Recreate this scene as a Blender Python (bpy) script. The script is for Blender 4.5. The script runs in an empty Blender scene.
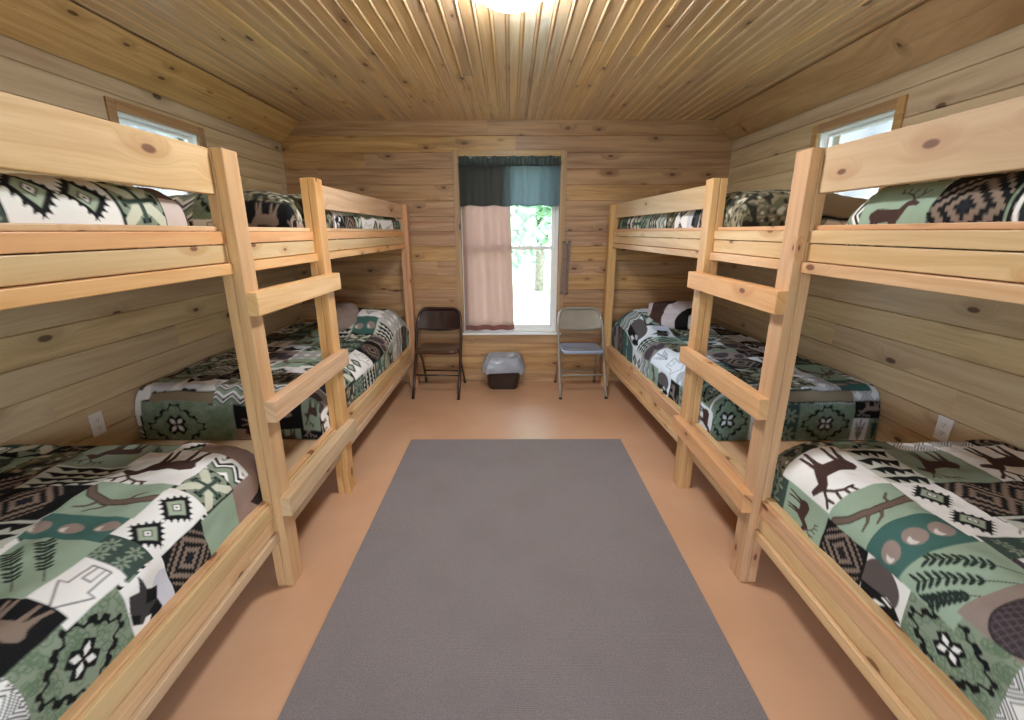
import bpy, bmesh, math, random
import numpy as np
from mathutils import Vector, Matrix

S = bpy.context.scene
COL = S.collection
PI = math.pi
random.seed(7)


# ------------------------------------------------------------------ helpers
def lin(r, g=None, b=None):
    if g is None:
        r, g, b = r
    f = lambda c: (c / 255 / 12.92) if c / 255 <= .04045 else ((c / 255 + .055) / 1.055) ** 2.4
    return (f(r), f(g), f(b), 1.0)


def obj(name, me, mat=None, parent=None, smooth=False):
    if isinstance(me, bmesh.types.BMesh):
        bm = me
        me = bpy.data.meshes.new(name)
        bm.to_mesh(me)
        bm.free()
    if mat:
        me.materials.append(mat)
    if smooth:
        me.polygons.foreach_set('use_smooth', [True] * len(me.polygons))
    o = bpy.data.objects.new(name, me)
    COL.objects.link(o)
    if parent is not None:
        o.parent = parent
    return o


def thing(name, label, cat, loc=(0, 0, 0), rotz=0, group=None):
    o = bpy.data.objects.new(name, None)
    COL.objects.link(o)
    o.location = loc
    o.rotation_euler = (0, 0, rotz)
    o.empty_display_size = .1
    return tag(o, label, cat, group)


def tag(o, label, cat, group=None):
    o['label'] = label
    o['category'] = cat
    if group:
        o['group'] = group
    return o


def struct(o, label=None, cat=None):
    o['kind'] = 'structure'
    if label:
        o['label'] = label
    if cat:
        o['category'] = cat
    return o


def bevel(bm, w, seg=2):
    bm.normal_update()
    ed = [e for e in bm.edges if len(e.link_faces) == 2 and e.calc_face_angle(0) > .6]
    bmesh.ops.bevel(bm, geom=ed, offset=w, segments=seg, profile=.5, affect='EDGES', clamp_overlap=True)
    return bm


def hexa(bm, P):
    """8 points: bottom ring of four, top ring of four"""
    v = [bm.verts.new(p) for p in P]
    fs = [(3, 2, 1, 0), (4, 5, 6, 7), (0, 1, 5, 4), (1, 2, 6, 5), (2, 3, 7, 6), (3, 0, 4, 7)]
    for f in fs:
        bm.faces.new([v[i] for i in f])
    bmesh.ops.recalc_face_normals(bm, faces=bm.faces)
    return bm


def box(bm, x0, x1, y0, y1, z0, z1):
    x0, x1 = sorted((x0, x1))
    y0, y1 = sorted((y0, y1))
    z0, z1 = sorted((z0, z1))
    return hexa(bm, [(x0, y0, z0), (x1, y0, z0), (x1, y1, z0), (x0, y1, z0),
                     (x0, y0, z1), (x1, y0, z1), (x1, y1, z1), (x0, y1, z1)])


def beam(bm, a, b, xo0, xo1, z0, z1):
    """board running in plan from a to b, cross-section xo0..xo1 in X and z0..z1"""
    (ax, ay), (bx, by) = a, b
    return hexa(bm, [(ax + xo0, ay, z0), (ax + xo1, ay, z0), (bx + xo1, by, z0), (bx + xo0, by, z0),
                     (ax + xo0, ay, z1), (ax + xo1, ay, z1), (bx + xo1, by, z1), (bx + xo0, by, z1)])


def tube(bm, pts, r, n=10, cap=True, r2=None):
    pts = [Vector(p) for p in pts]
    rings = []
    up = Vector((0, 0, 1))
    prev = None
    for i, p in enumerate(pts):
        t = (pts[min(i + 1, len(pts) - 1)] - pts[max(i - 1, 0)]).normalized()
        if prev is None:
            ref = up if abs(t.z) < .9 else Vector((1, 0, 0))
            u = t.cross(ref).normalized()
        else:
            u = (prev - t * prev.dot(t)).normalized()
        prev = u
        w = t.cross(u)
        k = i / (len(pts) - 1)
        rr = r if r2 is None else r + (r2 - r) * k
        rings.append([bm.verts.new(p + (u * math.cos(2 * PI * j / n) + w * math.sin(2 * PI * j / n)) * rr) for j in range(n)])
    for A, B in zip(rings, rings[1:]):
        for j in range(n):
            bm.faces.new((A[j], A[(j + 1) % n], B[(j + 1) % n], B[j]))
    if cap:
        bm.faces.new(rings[0][::-1])
        bm.faces.new(rings[-1])
    return bm


def arcpts(c, r, a0, a1, n, f):
    return [f(c[0] + r * math.cos(a0 + (a1 - a0) * i / n), c[1] + r * math.sin(a0 + (a1 - a0) * i / n)) for i in range(n + 1)]


def lathe(bm, prof, n=32):
    rings = [[bm.verts.new((r * math.cos(2 * PI * j / n), r * math.sin(2 * PI * j / n), z)) for j in range(n)] for r, z in prof]
    for A, B in zip(rings, rings[1:]):
        for j in range(n):
            bm.faces.new((A[j], A[(j + 1) % n], B[(j + 1) % n], B[j]))
    bm.faces.new(rings[0][::-1])
    bm.faces.new(rings[-1])
    bmesh.ops.recalc_face_normals(bm, faces=bm.faces)
    return bm


# ------------------------------------------------------------------ materials
class NT:
    def __init__(s, name):
        s.m = bpy.data.materials.new(name)
        s.m.use_nodes = True
        s.t = s.m.node_tree
        s.t.nodes.clear()
        s.out = s.t.nodes.new('ShaderNodeOutputMaterial')

    def n(s, ty, **kw):
        nd = s.t.nodes.new('ShaderNode' + ty)
        ins = kw.pop('ins', {})
        for k, v in kw.items():
            setattr(nd, k, v)
        for k, v in ins.items():
            s.set(nd.inputs[k], v)
        return nd

    def set(s, sock, v):
        if hasattr(v, 'is_output') or isinstance(v, bpy.types.NodeSocket):
            s.t.links.new(v, sock)
        else:
            sock.default_value = v

    def math(s, op, a, b=0.0, c=0.0, clamp=False):
        nd = s.n('Math', operation=op, use_clamp=clamp)
        for i, v in enumerate((a, b, c)):
            s.set(nd.inputs[i], v)
        return nd.outputs[0]

    def mix(s, f, a, b, blend='MIX'):
        nd = s.n('Mix', data_type='RGBA', blend_type=blend)
        s.set(nd.inputs['Factor'], f)
        s.set(nd.inputs[6], a)
        s.set(nd.inputs[7], b)
        return nd.outputs[2]

    def smooth(s, x, lo, hi):
        nd = s.n('MapRange', interpolation_type='SMOOTHSTEP')
        for k, v in zip(('Value', 'From Min', 'From Max'), (x, lo, hi)):
            s.set(nd.inputs[k], v)
        return nd.outputs[0]

    def xyz(s, x, y, z):
        nd = s.n('CombineXYZ')
        for i, v in enumerate((x, y, z)):
            s.set(nd.inputs[i], v)
        return nd.outputs[0]

    def noise(s, vec, scale=1, detail=3, rough=.5):
        nd = s.n('TexNoise', ins={'Scale': scale, 'Detail': detail, 'Roughness': rough, 'Vector': vec})
        return nd.outputs[0]

    def principled(s, **kw):
        p = s.n('BsdfPrincipled')
        for k, v in kw.items():
            s.set(p.inputs[k.replace('_', ' ')], v)
        s.t.links.new(p.outputs[0], s.out.inputs[0])
        return p

    def bump(s, h, strength=.2, dist=.002):
        return s.n('Bump', ins={'Strength': strength, 'Distance': dist, 'Height': h}).outputs[0]


def wood(name, along, across, light, mid, dark, plank=None, off=0.0, knots=.5, kcol=(70, 35, 15), rough=.42, streak=.5,
         grain=34.0, var=.16, coat=.15, kscale=1.0, heart=0.0, crough=.22, warm=0.0):
    """solid pine: grain stretched along one object axis; plank = board width when the mesh is a run of boards"""
    t = NT(name)
    sp = t.n('SeparateXYZ')
    t.set(sp.inputs[0], t.n('TexCoord').outputs['Object'])
    ax = {'X': 0, 'Y': 1, 'Z': 2}
    L = sp.outputs[ax[along]]
    C = sp.outputs[ax[across]]
    D = sp.outputs[3 - ax[along] - ax[across]]
    rnd = t.n('ObjectInfo').outputs['Random']
    if plank:
        idx = t.math('FLOOR', t.math('DIVIDE', t.math('SUBTRACT', C, off), plank))
        w1 = t.n('TexWhiteNoise', noise_dimensions='1D')
        t.set(w1.inputs['W'], t.math('ADD', idx, .37))
        seg = t.math('FLOOR', t.math('DIVIDE', t.math('ADD', L, t.math('MULTIPLY', w1.outputs[0], 7.0)), 4.4))
        w2 = t.n('TexWhiteNoise', noise_dimensions='2D')
        t.set(w2.inputs['Vector'], t.xyz(t.math('ADD', idx, .37), seg, 0))
        rnd = w2.outputs[0]
    L2 = t.math('ADD', L, t.math('MULTIPLY', rnd, 31.0))
    C2 = t.math('ADD', t.math('ADD', C, t.math('MULTIPLY', D, .83)), t.math('MULTIPLY', rnd, 5.3))
    # knots
    kv = t.xyz(t.math('MULTIPLY', L2, 3.1 / kscale), t.math('MULTIPLY', C2, 7.0 / kscale), 0)
    vo = t.n('TexVoronoi', voronoi_dimensions='2D', ins={'Vector': kv, 'Scale': 1.0, 'Randomness': .9})
    d = vo.outputs['Distance']
    cs = t.n('SeparateColor')
    t.set(cs.inputs[0], vo.outputs['Color'])
    keep = t.math('LESS_THAN', cs.outputs[0], knots)
    rad = t.math('ADD', t.math('MULTIPLY', cs.outputs[1], .085), .035)
    kn = t.math('MULTIPLY', t.math('SUBTRACT', 1.0, t.smooth(d, t.math('MULTIPLY', rad, .55), rad)), keep)
    halo = t.math('MULTIPLY', t.math('SUBTRACT', 1.0, t.smooth(d, rad, t.math('MULTIPLY', rad, 4.0))), keep)
    # grain, pushed aside round the knots
    warp = t.noise(t.xyz(t.math('MULTIPLY', L2, .9), t.math('MULTIPLY', C2, 4.0), 0), 1.0, 2)
    g = t.math('ADD', t.math('MULTIPLY', C2, grain), t.math('ADD', t.math('MULTIPLY', warp, 3.0), t.math('MULTIPLY', halo, 1.3)))
    gr = t.noise(t.xyz(t.math('MULTIPLY', L2, 1.1), g, 0), 1.0, 4, .6)
    fine = t.noise(t.xyz(t.math('MULTIPLY', L2, 5.0), t.math('MULTIPLY', g, 5.0), 0), 1.0, 2)
    tint = t.math('FRACT', t.math('MULTIPLY', rnd, 17.37))
    f = t.smooth(t.math('ADD', t.math('MULTIPLY', gr, .8), t.math('MULTIPLY', fine, .2)), .34, .68)
    c = t.mix(f, lin(light), lin(mid))
    if warm:
        c = t.mix(t.math('MULTIPLY', t.smooth(tint, .35, .95), warm), c, lin(214, 140, 84))
        c = t.mix(t.math('MULTIPLY', t.math('SUBTRACT', 1.0, t.smooth(tint, .05, .4)), warm), c, lin(186, 164, 128))
    big = t.noise(t.xyz(t.math('MULTIPLY', L2, .8), t.math('MULTIPLY', C2, 9.0), 3.0), 1.0, 3)
    c = t.mix(t.math('MULTIPLY', t.smooth(big, .5, .78), streak), c, lin(dark))
    if heart:                                            # reddish heartwood streaks
        hw = t.noise(t.xyz(t.math('MULTIPLY', L2, .55), t.math('MULTIPLY', g, .42), 7.0), 1.0, 3, .6)
        c = t.mix(t.math('MULTIPLY', t.smooth(hw, .56, .74), heart), c, lin(150, 84, 42))
        lw = t.noise(t.xyz(t.math('MULTIPLY', L2, .45), t.math('MULTIPLY', g, .30), 13.0), 1.0, 3, .6)
        c = t.mix(t.math('MULTIPLY', t.smooth(lw, .52, .70), .45), c, lin(light))
    c = t.mix(t.math('MULTIPLY', halo, .35), c, lin(dark))
    c = t.mix(t.math('MULTIPLY', kn, .88), c, lin(kcol))
    hsv = t.n('HueSaturation', ins={'Color': c, 'Hue': t.math('ADD', .494, t.math('MULTIPLY', rnd, .012)),
                                    'Saturation': t.math('ADD', .92, t.math('MULTIPLY', rnd, .16)),
                                    'Value': t.math('ADD', 1 - var, t.math('MULTIPLY', rnd, 2 * var))})
    p = t.principled(Base_Color=hsv.outputs[0], Roughness=t.math('ADD', rough, t.math('MULTIPLY', fine, .12)),
                     Normal=t.bump(gr, .15, .002))
    t.set(p.inputs['Coat Weight'], coat)
    t.set(p.inputs['Coat Roughness'], crough)
    return t.m


def plain(name, col, rough=.5, metal=0.0, nscale=0, namp=.1, coat=0.0, bump=0.0, **kw):
    t = NT(name)
    c = lin(col)
    tc = t.n('TexCoord').outputs['Object']
    nz = t.noise(tc, nscale or 12.0, 4)
    dk = tuple(x * (1 - namp) for x in c[:3]) + (1,)
    lt = tuple(min(1, x * (1 + namp)) for x in c[:3]) + (1,)
    cc = t.mix(t.smooth(nz, .3, .7), dk, lt)
    p = t.principled(Base_Color=cc, Roughness=rough, Metallic=metal)
    if coat:
        t.set(p.inputs['Coat Weight'], coat)
    if bump:
        t.set(p.inputs['Normal'], t.bump(nz, bump, .002))
    for k, v in kw.items():
        t.set(p.inputs[k.replace('_', ' ')], v)
    return t.m


WALLC = dict(light=(194, 154, 110), mid=(156, 112, 72), dark=(104, 68, 40))
M = {}
M['wall_back'] = wood('pine_wall_back', 'X', 'Z', plank=.1365, off=-.0115, knots=.42, streak=.62, kcol=(84, 40, 18), heart=.8, var=.09, grain=26.0, **WALLC)
M['wall_side'] = wood('pine_wall_side', 'Y', 'Z', (216, 196, 160), (194, 168, 130), (142, 112, 80), plank=.1365, off=-.0115, knots=.30, kcol=(76, 44, 28), streak=.42, var=.09, heart=.10, kscale=1.5, grain=24.0)
M['ceiling'] = wood('pine_ceiling', 'Y', 'X', (234, 203, 160), (212, 172, 126), (142, 102, 64), plank=.073, knots=.34, kcol=(70, 40, 22), streak=.55, var=.10, rough=.30, coat=.8, crough=.14, kscale=1.15)
M['cove'] = wood('pine_cove', 'Y', 'X', (204, 168, 122), (176, 138, 92), (128, 92, 58), knots=.4, kcol=(74, 40, 18), streak=.4)
LUM = dict(light=(224, 190, 148), mid=(202, 160, 114), dark=(172, 120, 76))
M['lum_y'] = wood('bunk_lumber_long', 'Y', 'Z', knots=.42, kcol=(104, 56, 32), grain=26, streak=.5, var=.06, rough=.5, coat=.05, warm=.5, **LUM)
M['lum_z'] = wood('bunk_lumber_upright', 'Z', 'X', knots=.14, kcol=(104, 56, 32), grain=30, streak=.45, var=.05, rough=.5, coat=.05, warm=.3,
                  light=(214, 168, 118), mid=(194, 140, 90), dark=(166, 108, 62))
M['trim_x'] = wood('trim_across', 'X', 'Z', (196, 158, 108), (172, 132, 84), (130, 90, 52), knots=.15)
M['trim_y'] = wood('trim_along', 'Y', 'Z', (186, 150, 106), (160, 122, 82), (118, 84, 52), knots=.15)
M['trim_z'] = wood('trim_upright', 'Z', 'X', (196, 158, 108), (172, 132, 84), (130, 90, 52), knots=.1)
M['vinyl'] = plain('white_vinyl', (236, 236, 234), .35, namp=.02)
M['plate'] = plain('outlet_plate', (242, 242, 242), .35, namp=.02)
M['slot'] = plain('outlet_slot', (40, 38, 36), .6)
M['brown_metal'] = plain('brown_enamel', (44, 24, 22), .28, .0, namp=.06, coat=.5)
M['brown_seat'] = plain('brown_enamel_seat', (74, 46, 34), .25, .0, namp=.06, coat=.5)
M['grey_metal'] = plain('grey_beige_enamel', (150, 142, 130), .30, .0, namp=.05, coat=.4)
M['grey_seat'] = plain('grey_enamel_seat', (150, 166, 192), .16, .0, namp=.04, coat=.6)
M['rubber'] = plain('rubber_foot', (40, 38, 38), .7)
M['bin'] = plain('dark_brown_plastic', (48, 34, 30), .35, namp=.05)
M['tie'] = plain('taupe_cloth', (134, 114, 102), .9, namp=.12, nscale=40)
M['lamp_ring'] = plain('lamp_base_enamel', (235, 232, 225), .3, namp=.02)
M['bark'] = plain('bark', (140, 128, 116), .9, namp=.3, nscale=8, bump=.5)
M['rod'] = plain('rod_enamel', (225, 222, 214), .35)


def floor_mat():
    t = NT('painted_floor')
    tc = t.n('TexCoord').outputs['Object']
    a = t.noise(tc, 1.6, 4)
    b = t.noise(tc, 60, 2)
    c = t.mix(t.smooth(a, .3, .7), lin(214, 170, 136), lin(201, 156, 122))
    c = t.mix(t.math('MULTIPLY', t.smooth(b, .66, .78), .18), c, lin(172, 134, 102))
    t.principled(Base_Color=c, Roughness=t.math('ADD', .285, t.math('MULTIPLY', a, .06)))
    return t.m


def rug_mat():
    t = NT('grey_carpet')
    tc = t.n('TexCoord').outputs['Object']
    a = t.noise(tc, 260, 3, .7)
    b = t.noise(tc, 3.5, 4)
    w = t.n('TexWave', wave_type='BANDS', bands_direction='Y', ins={'Vector': tc, 'Scale': 55.0, 'Distortion': 2.5, 'Detail': 2.0, 'Detail Scale': 3.0})
    c = t.mix(t.smooth(a, .3, .7), lin(112, 104, 105), lin(146, 136, 135))
    c = t.mix(t.math('MULTIPLY', t.smooth(b, .42, .7), .25), c, lin(112, 103, 102))
    h = t.math('ADD', a, t.math('MULTIPLY', w.outputs['Fac'], .5))
    t.principled(Base_Color=c, Roughness=.95, Normal=t.bump(h, .5, .004), Sheen_Weight=.15)
    return t.m


def glass_mat():
    t = NT('window_glass')
    fr = t.n('Fresnel', ins={'IOR': 1.45}).outputs[0]
    tr = t.n('BsdfTransparent', ins={'Color': (.97, .985, .98, 1)})
    gl = t.n('BsdfGlossy', ins={'Roughness': .02})
    nz = t.noise(t.n('TexCoord').outputs['Object'], 4.0, 2)
    f = t.math('MULTIPLY', fr, t.math('ADD', .9, t.math('MULTIPLY', nz, .1)))
    mx = t.n('MixShader', ins={0: f})
    t.t.links.new(tr.outputs[0], mx.inputs[1])
    t.t.links.new(gl.outputs[0], mx.inputs[2])
    t.t.links.new(mx.outputs[0], t.out.inputs[0])
    return t.m


def cloth_mat(name, col, trans, tcol=None, freq=700):
    t = NT(name)
    tc = t.n('TexCoord').outputs['Object']
    w = t.noise(tc, freq, 2)
    c = t.mix(t.smooth(w, .3, .7), tuple(x * .85 for x in lin(col)[:3]) + (1,), lin(col))
    d = t.n('BsdfDiffuse', ins={'Color': c, 'Roughness': .6})
    r = t.n('BsdfTranslucent', ins={'Color': lin(tcol or col)})
    mx = t.n('MixShader', ins={0: trans})
    t.t.links.new(d.outputs[0], mx.inputs[1])
    t.t.links.new(r.outputs[0], mx.inputs[2])
    t.t.links.new(mx.outputs[0], t.out.inputs[0])
    return t.m


def liner_mat():
    t = NT('clear_bin_liner')
    nz = t.noise(t.n('TexCoord').outputs['Object'], 9, 2)
    p = t.principled(Base_Color=lin(196, 202, 214), Roughness=.18, Alpha=t.math('ADD', .30, t.math('MULTIPLY', nz, .45)), Normal=t.bump(nz, .8, .01))
    return t.m


def fabric_mat():
    t = NT('printed_comforter')
    at = t.n('Attribute', attribute_name='Print')
    tc = t.n('TexCoord').outputs['Object']
    w = t.noise(tc, 420, 2)
    c = t.mix(t.math('MULTIPLY', t.smooth(w, .35, .7), .05), at.outputs['Color'], lin(90, 90, 85))
    t.principled(Base_Color=c, Roughness=.85, Normal=t.bump(w, .12, .001), Specular_IOR_Level=.18)
    return t.m


def lamp_mat():
    t = NT('lit_lamp_glass')
    nz = t.noise(t.n('TexCoord').outputs['Object'], 6, 2)
    e = t.n('Emission', ins={'Color': t.mix(nz, (.96, .98, 1, 1), (.93, .97, 1, 1)), 'Strength': LAMP})
    t.t.links.new(e.outputs[0], t.out.inputs[0])
    return t.m


def leaf_mat():
    t = NT('tree_leaves')
    nz = t.noise(t.n('TexCoord').outputs['Object'], 3.0, 4)
    c = t.mix(t.smooth(nz, .3, .7), lin(110, 150, 110), lin(186, 214, 176))
    t.principled(Base_Color=c, Roughness=.6)
    return t.m


def lawn_mat():
    t = NT('lawn_and_gravel')
    tc = t.n('TexCoord').outputs['Object']
    nz = t.noise(tc, .9, 5)
    sp = t.n('SeparateXYZ')
    t.set(sp.inputs[0], tc)
    w = t.math('ADD', sp.outputs[1], t.math('MULTIPLY', nz, 1.2))
    road = t.math('MULTIPLY', t.smooth(w, 9.4, 10.0), t.math('SUBTRACT', 1.0, t.smooth(w, 13.0, 13.8)))
    c = t.mix(t.smooth(nz, .35, .65), lin(150, 165, 120), lin(190, 190, 150))
    c = t.mix(road, c, lin(215, 208, 195))
    t.principled(Base_Color=c, Roughness=.95)
    return t.m


LAMP = 150.0
M['floor'] = floor_mat()
M['rug'] = rug_mat()
M['glass'] = glass_mat()
M['valance'] = cloth_mat('dark_green_valance', (72, 76, 74), .54, (186, 196, 198))
M['curtain'] = cloth_mat('rose_beige_curtain', (204, 180, 170), .5, (232, 206, 196))
M['hem'] = cloth_mat('rose_brown_hem', (160, 112, 104), .25, (180, 130, 120))
M['liner'] = liner_mat()
M['fabric'] = fabric_mat()
M['lamp'] = lamp_mat()
M['leaf'] = leaf_mat()
M['lawn'] = lawn_mat()

# ------------------------------------------------------------------ room shell
XL, XR, YB, YF, ZC = -2.05, 1.99, 4.366, -1.0, 2.434
WIN = dict(x0=-.47, x1=.455, z0=.515, z1=2.14)          # end window opening
SWL = dict(y0=2.58, y1=3.22, z0=1.56, z1=2.10)           # side windows
SWR = dict(y0=2.55, y1=3.16, z0=1.56, z1=2.095)
DOOR = dict(x0=-.55, x1=.55, z0=0, z1=2.05)
TH = .14


def plank_wall(name, axis, pos, inward, lo, hi, ztop, pitch, off, opening, mat, groove=.009, depth=.009):
    """boards laid level; axis = direction they run; pos = inner face; inward = sign of the room side"""
    bm = bmesh.new()
    P = (lambda l, d, z: (l, pos + d * -inward, z)) if axis == 'X' else (lambda l, d, z: (pos + d * -inward, l, z))
    prof = []                                            # (z, depth) polyline
    z = off - pitch
    while z < ztop:
        for zz, dd in ((z, depth), (z + groove / 2, 0), (z + pitch - groove / 2, 0)):
            prof.append((zz, dd))
        z += pitch
    prof.append((z, depth))
    dep = lambda q: float(np.interp(q, [a for a, _ in prof], [b for _, b in prof]))
    zs = sorted(set([0., ztop] + [a for a, _ in prof if 0 < a < ztop] + ([opening[2], opening[3]] if opening else [])))

    def quad(l0, l1, z0, z1, d0, d1):
        vs = [bm.verts.new(P(*q)) for q in ((l0, d0, z0), (l1, d0, z0), (l1, d1, z1), (l0, d1, z1))]
        bm.faces.new(vs)
    for d, zz in ((None, zs), (TH, [0., ztop] if not opening else sorted({0., opening[2], opening[3], ztop}))):
        for z0, z1 in zip(zz, zz[1:]):
            d0, d1 = (dep(z0), dep(z1)) if d is None else (d, d)
            sp = [(lo, hi)]
            if opening and z0 >= opening[2] - 1e-6 and z1 <= opening[3] + 1e-6:
                sp = [(lo, opening[0]), (opening[1], hi)]
            for l0, l1 in sp:
                quad(l0, l1, z0, z1, d0, d1)
    if opening:                                          # reveals of the opening
        a, b, c, e = opening
        for (l0, z0), (l1, z1) in (((a, c), (a, e)), ((b, c), (b, e)), ((a, c), (b, c)), ((a, e), (b, e))):
            bm.faces.new([bm.verts.new(P(*q)) for q in ((l0, 0, z0), (l1, 0, z1), (l1, TH, z1), (l0, TH, z0))])
    for (l0, z0), (l1, z1) in (((lo, 0), (lo, ztop)), ((hi, 0), (hi, ztop)), ((lo, 0), (hi, 0)), ((lo, ztop), (hi, ztop))):
        bm.faces.new([bm.verts.new(P(*q)) for q in ((l0, 0, z0), (l1, 0, z1), (l1, TH, z1), (l0, TH, z0))])
    bmesh.ops.remove_doubles(bm, verts=bm.verts, dist=1e-5)
    return struct(obj(name, bm, mat))


PITCH = .1365
plank_wall('wall_back', 'X', YB, -1, XL, XR, ZC + .02, PITCH, -.0115, (WIN['x0'], WIN['x1'], WIN['z0'], WIN['z1']), M['wall_back'], .007, .0045)
plank_wall('wall_left', 'Y', XL, 1, YF, YB, ZC + .02, PITCH, -.0115, (SWL['y0'], SWL['y1'], SWL['z0'], SWL['z1']), M['wall_side'])
plank_wall('wall_right', 'Y', XR, -1, YF, YB, ZC + .02, PITCH, -.0115, (SWR['y0'], SWR['y1'], SWR['z0'], SWR['z1']), M['wall_side'])
plank_wall('wall_front', 'X', YF, 1, XL, XR, ZC + .02, PITCH, -.0115, (DOOR['x0'], DOOR['x1'], .001, DOOR['z1']), M['wall_back'])

bm = bmesh.new()
box(bm, XL - TH, XR + TH, YF - TH, YB + TH, -.12, 0)
struct(obj('floor', bm, M['floor']))

bm = bmesh.new()                                          # beaded board ceiling: each strip ends in a groove and a small bead
w = .073
x = XL
pr = []
while x < XR:
    pr += [(x, .0040), (x + .003, 0), (x + .052, 0), (x + .0545, .0045), (x + .0560, .003), (x + .0575, -.001), (x + .0600, -.0030),
           (x + .0640, -.0042), (x + .068, -.0030), (x + .0705, -.001), (x + .0720, .0015)]
    x += w
pr = [p for p in pr if p[0] < XR] + [(XR, 0)]
top = []
for a in (YF, YB):
    top.append([bm.verts.new((px, a + (.1 if a > 0 else -.1), ZC + d)) for px, d in pr])
for i in range(len(pr) - 1):
    bm.faces.new((top[0][i], top[1][i], top[1][i + 1], top[0][i + 1]))
q = [bm.verts.new(p) for p in ((XL - TH, YF - TH, ZC + .1), (XR + TH, YF - TH, ZC + .1), (XR + TH, YB + TH, ZC + .1), (XL - TH, YB + TH, ZC + .1))]
bm.faces.new(q)
struct(obj('ceiling', bm, M['ceiling']))

bm = bmesh.new()                                          # unseen slab added above the doorway to hold back its daylight
box(bm, XL - .3, XR + .3, -2.1, YF - TH - .001, 2.24, 2.36)
struct(obj('door_light_blocker', bm, M['trim_x']))

for k, (xa, za, xb, zb) in enumerate(((XL, 2.262, -1.865, ZC), (XR, 2.268, 1.785, ZC))):   # sloping cove boards
    bm = bmesh.new()
    s = 1 if xb > xa else -1
    n = Vector((-(zb - za), 0, (xb - xa))).normalized()
    if n.z > 0:
        n = -n
    segs = [(0, .0), (.47, 0), (.485, -.004), (.5, 0), (1, 0)]
    ring = [Vector((xa + (xb - xa) * k2, 0, za + (zb - za) * k2)) + n * (.012 + d) for k2, d in segs] + [Vector((xa + s * .0, 0, zb))]
    r0 = [bm.verts.new((p.x, YF, p.z)) for p in ring]
    r1 = [bm.verts.new((p.x, YB, p.z)) for p in ring]
    m = len(ring)
    for i in range(m):
        bm.faces.new((r0[i], r0[(i + 1) % m], r1[(i + 1) % m], r1[i]))
    bm.faces.new(r0)
    bm.faces.new(r1[::-1])
    bmesh.ops.recalc_face_normals(bm, faces=bm.faces)
    struct(obj('trim_%d' % (k + 1), bm, M['cove']))

# ------------------------------------------------------------------ windows
def frame_boxes(axis, pos, out, l0, l1, z0, z1, w, d0, d1):
    """four members of a frame inside l0..l1 / z0..z1; d0..d1 measured outward from the wall face"""
    bm = bmesh.new()
    for a, b, c, e in ((l0, l0 + w, z0, z1), (l1 - w, l1, z0, z1), (l0 + w, l1 - w, z0, z0 + w), (l0 + w, l1 - w, z1 - w, z1)):
        if axis == 'X':
            box(bm, a, b, pos + out * d0, pos + out * d1, c, e)
        else:
            box(bm, pos + out * d0, pos + out * d1, a, b, c, e)
    return bm


def window(idx, axis, pos, out, l0, l1, z0, z1, fw=.028, sw=.036, dd=.0):
    root = struct(bpy.data.objects.new('window_%d' % idx, None))
    COL.objects.link(root)
    tm = M['trim_x'] if axis == 'X' else M['trim_y']
    # casing boards on the room side, laid round the opening
    cw = .055
    bm = bmesh.new()
    bz = bmesh.new()
    for (b, a, e, c, g) in ((bz, l0 - cw, l0, z0 - .02, z1 + .05), (bz, l1, l1 + cw, z0 - .02, z1 + .05), (bm, l0, l1, z1, z1 + .05), (bm, l0, l1, z0 - .06, z0 - .02)):
        if axis == 'X':
            box(b, a, e, pos - out * .012, pos, c, g)
        else:
            box(b, pos - out * .012, pos, a, e, c, g)
    obj('casing', bevel(bm, .003), tm, root)
    obj('side_casing', bevel(bz, .003), M['trim_z'] if axis == 'X' else tm, root)
    if True:
        b2 = bmesh.new()
        if axis == 'X':
            box(b2, l0 - cw + .01, l1 + cw - .01, pos - out * .045, pos + out * .10, z0 - .016, z0 + .004)
        else:
            box(b2, pos - out * .03, pos + out * .10, l0 - .02, l1 + .02, z0 - .022, z0 + .004)
        obj('sill', bevel(b2, .004), M['vinyl'] if axis == 'X' else tm, root)
    obj('window_frame', bevel(frame_boxes(axis, pos, out, l0 + .001, l1 - .001, z0 + .005, z1 - .001, fw, .04 - dd, .11 - dd), .003), M['vinyl'], root)
    zm = z0 + (z1 - z0) * .505
    a, b = l0 + fw + .002, l1 - fw - .002
    for nm, (c, e, d0) in (('upper_sash', (zm - .018, z1 - fw - .002, .085 - dd)), ('lower_sash', (z0 + fw + .004, zm + .018, .055 - dd))):
        s = obj(nm, bevel(frame_boxes(axis, pos, out, a, b, c, e, sw, d0, d0 + .025), .003), M['vinyl'], root)
        g = bmesh.new()
        if axis == 'X':
            box(g, a + sw - .006, b - sw + .006, pos + out * (d0 + .010), pos + out * (d0 + .014), c + sw - .006, e - sw + .006)
        else:
            box(g, pos + out * (d0 + .010), pos + out * (d0 + .014), a + sw - .006, b - sw + .006, c + sw - .006, e - sw + .006)
        obj('pane', g, M['glass'], s)
    return root


window(1, 'X', YB, 1, WIN['x0'], WIN['x1'], WIN['z0'], WIN['z1'])
window(2, 'Y', XL, -1, SWL['y0'], SWL['y1'], SWL['z0'], SWL['z1'], .012, .016, .03)
window(3, 'Y', XR, 1, SWR['y0'], SWR['y1'], SWR['z0'], SWR['z1'], .012, .016, .03)

root = struct(bpy.data.objects.new('door_1', None))        # open doorway behind the camera
COL.objects.link(root)
bm = bmesh.new()
for a, b, c, e in ((DOOR['x0'] - .08, DOOR['x0'], 0, DOOR['z1'] + .08), (DOOR['x1'], DOOR['x1'] + .08, 0, DOOR['z1'] + .08), (DOOR['x0'], DOOR['x1'], DOOR['z1'], DOOR['z1'] + .08)):
    box(bm, a, b, YF, YF + .015, c, e)
obj('door_casing', bevel(bm, .003), M['trim_z'], root)

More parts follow.
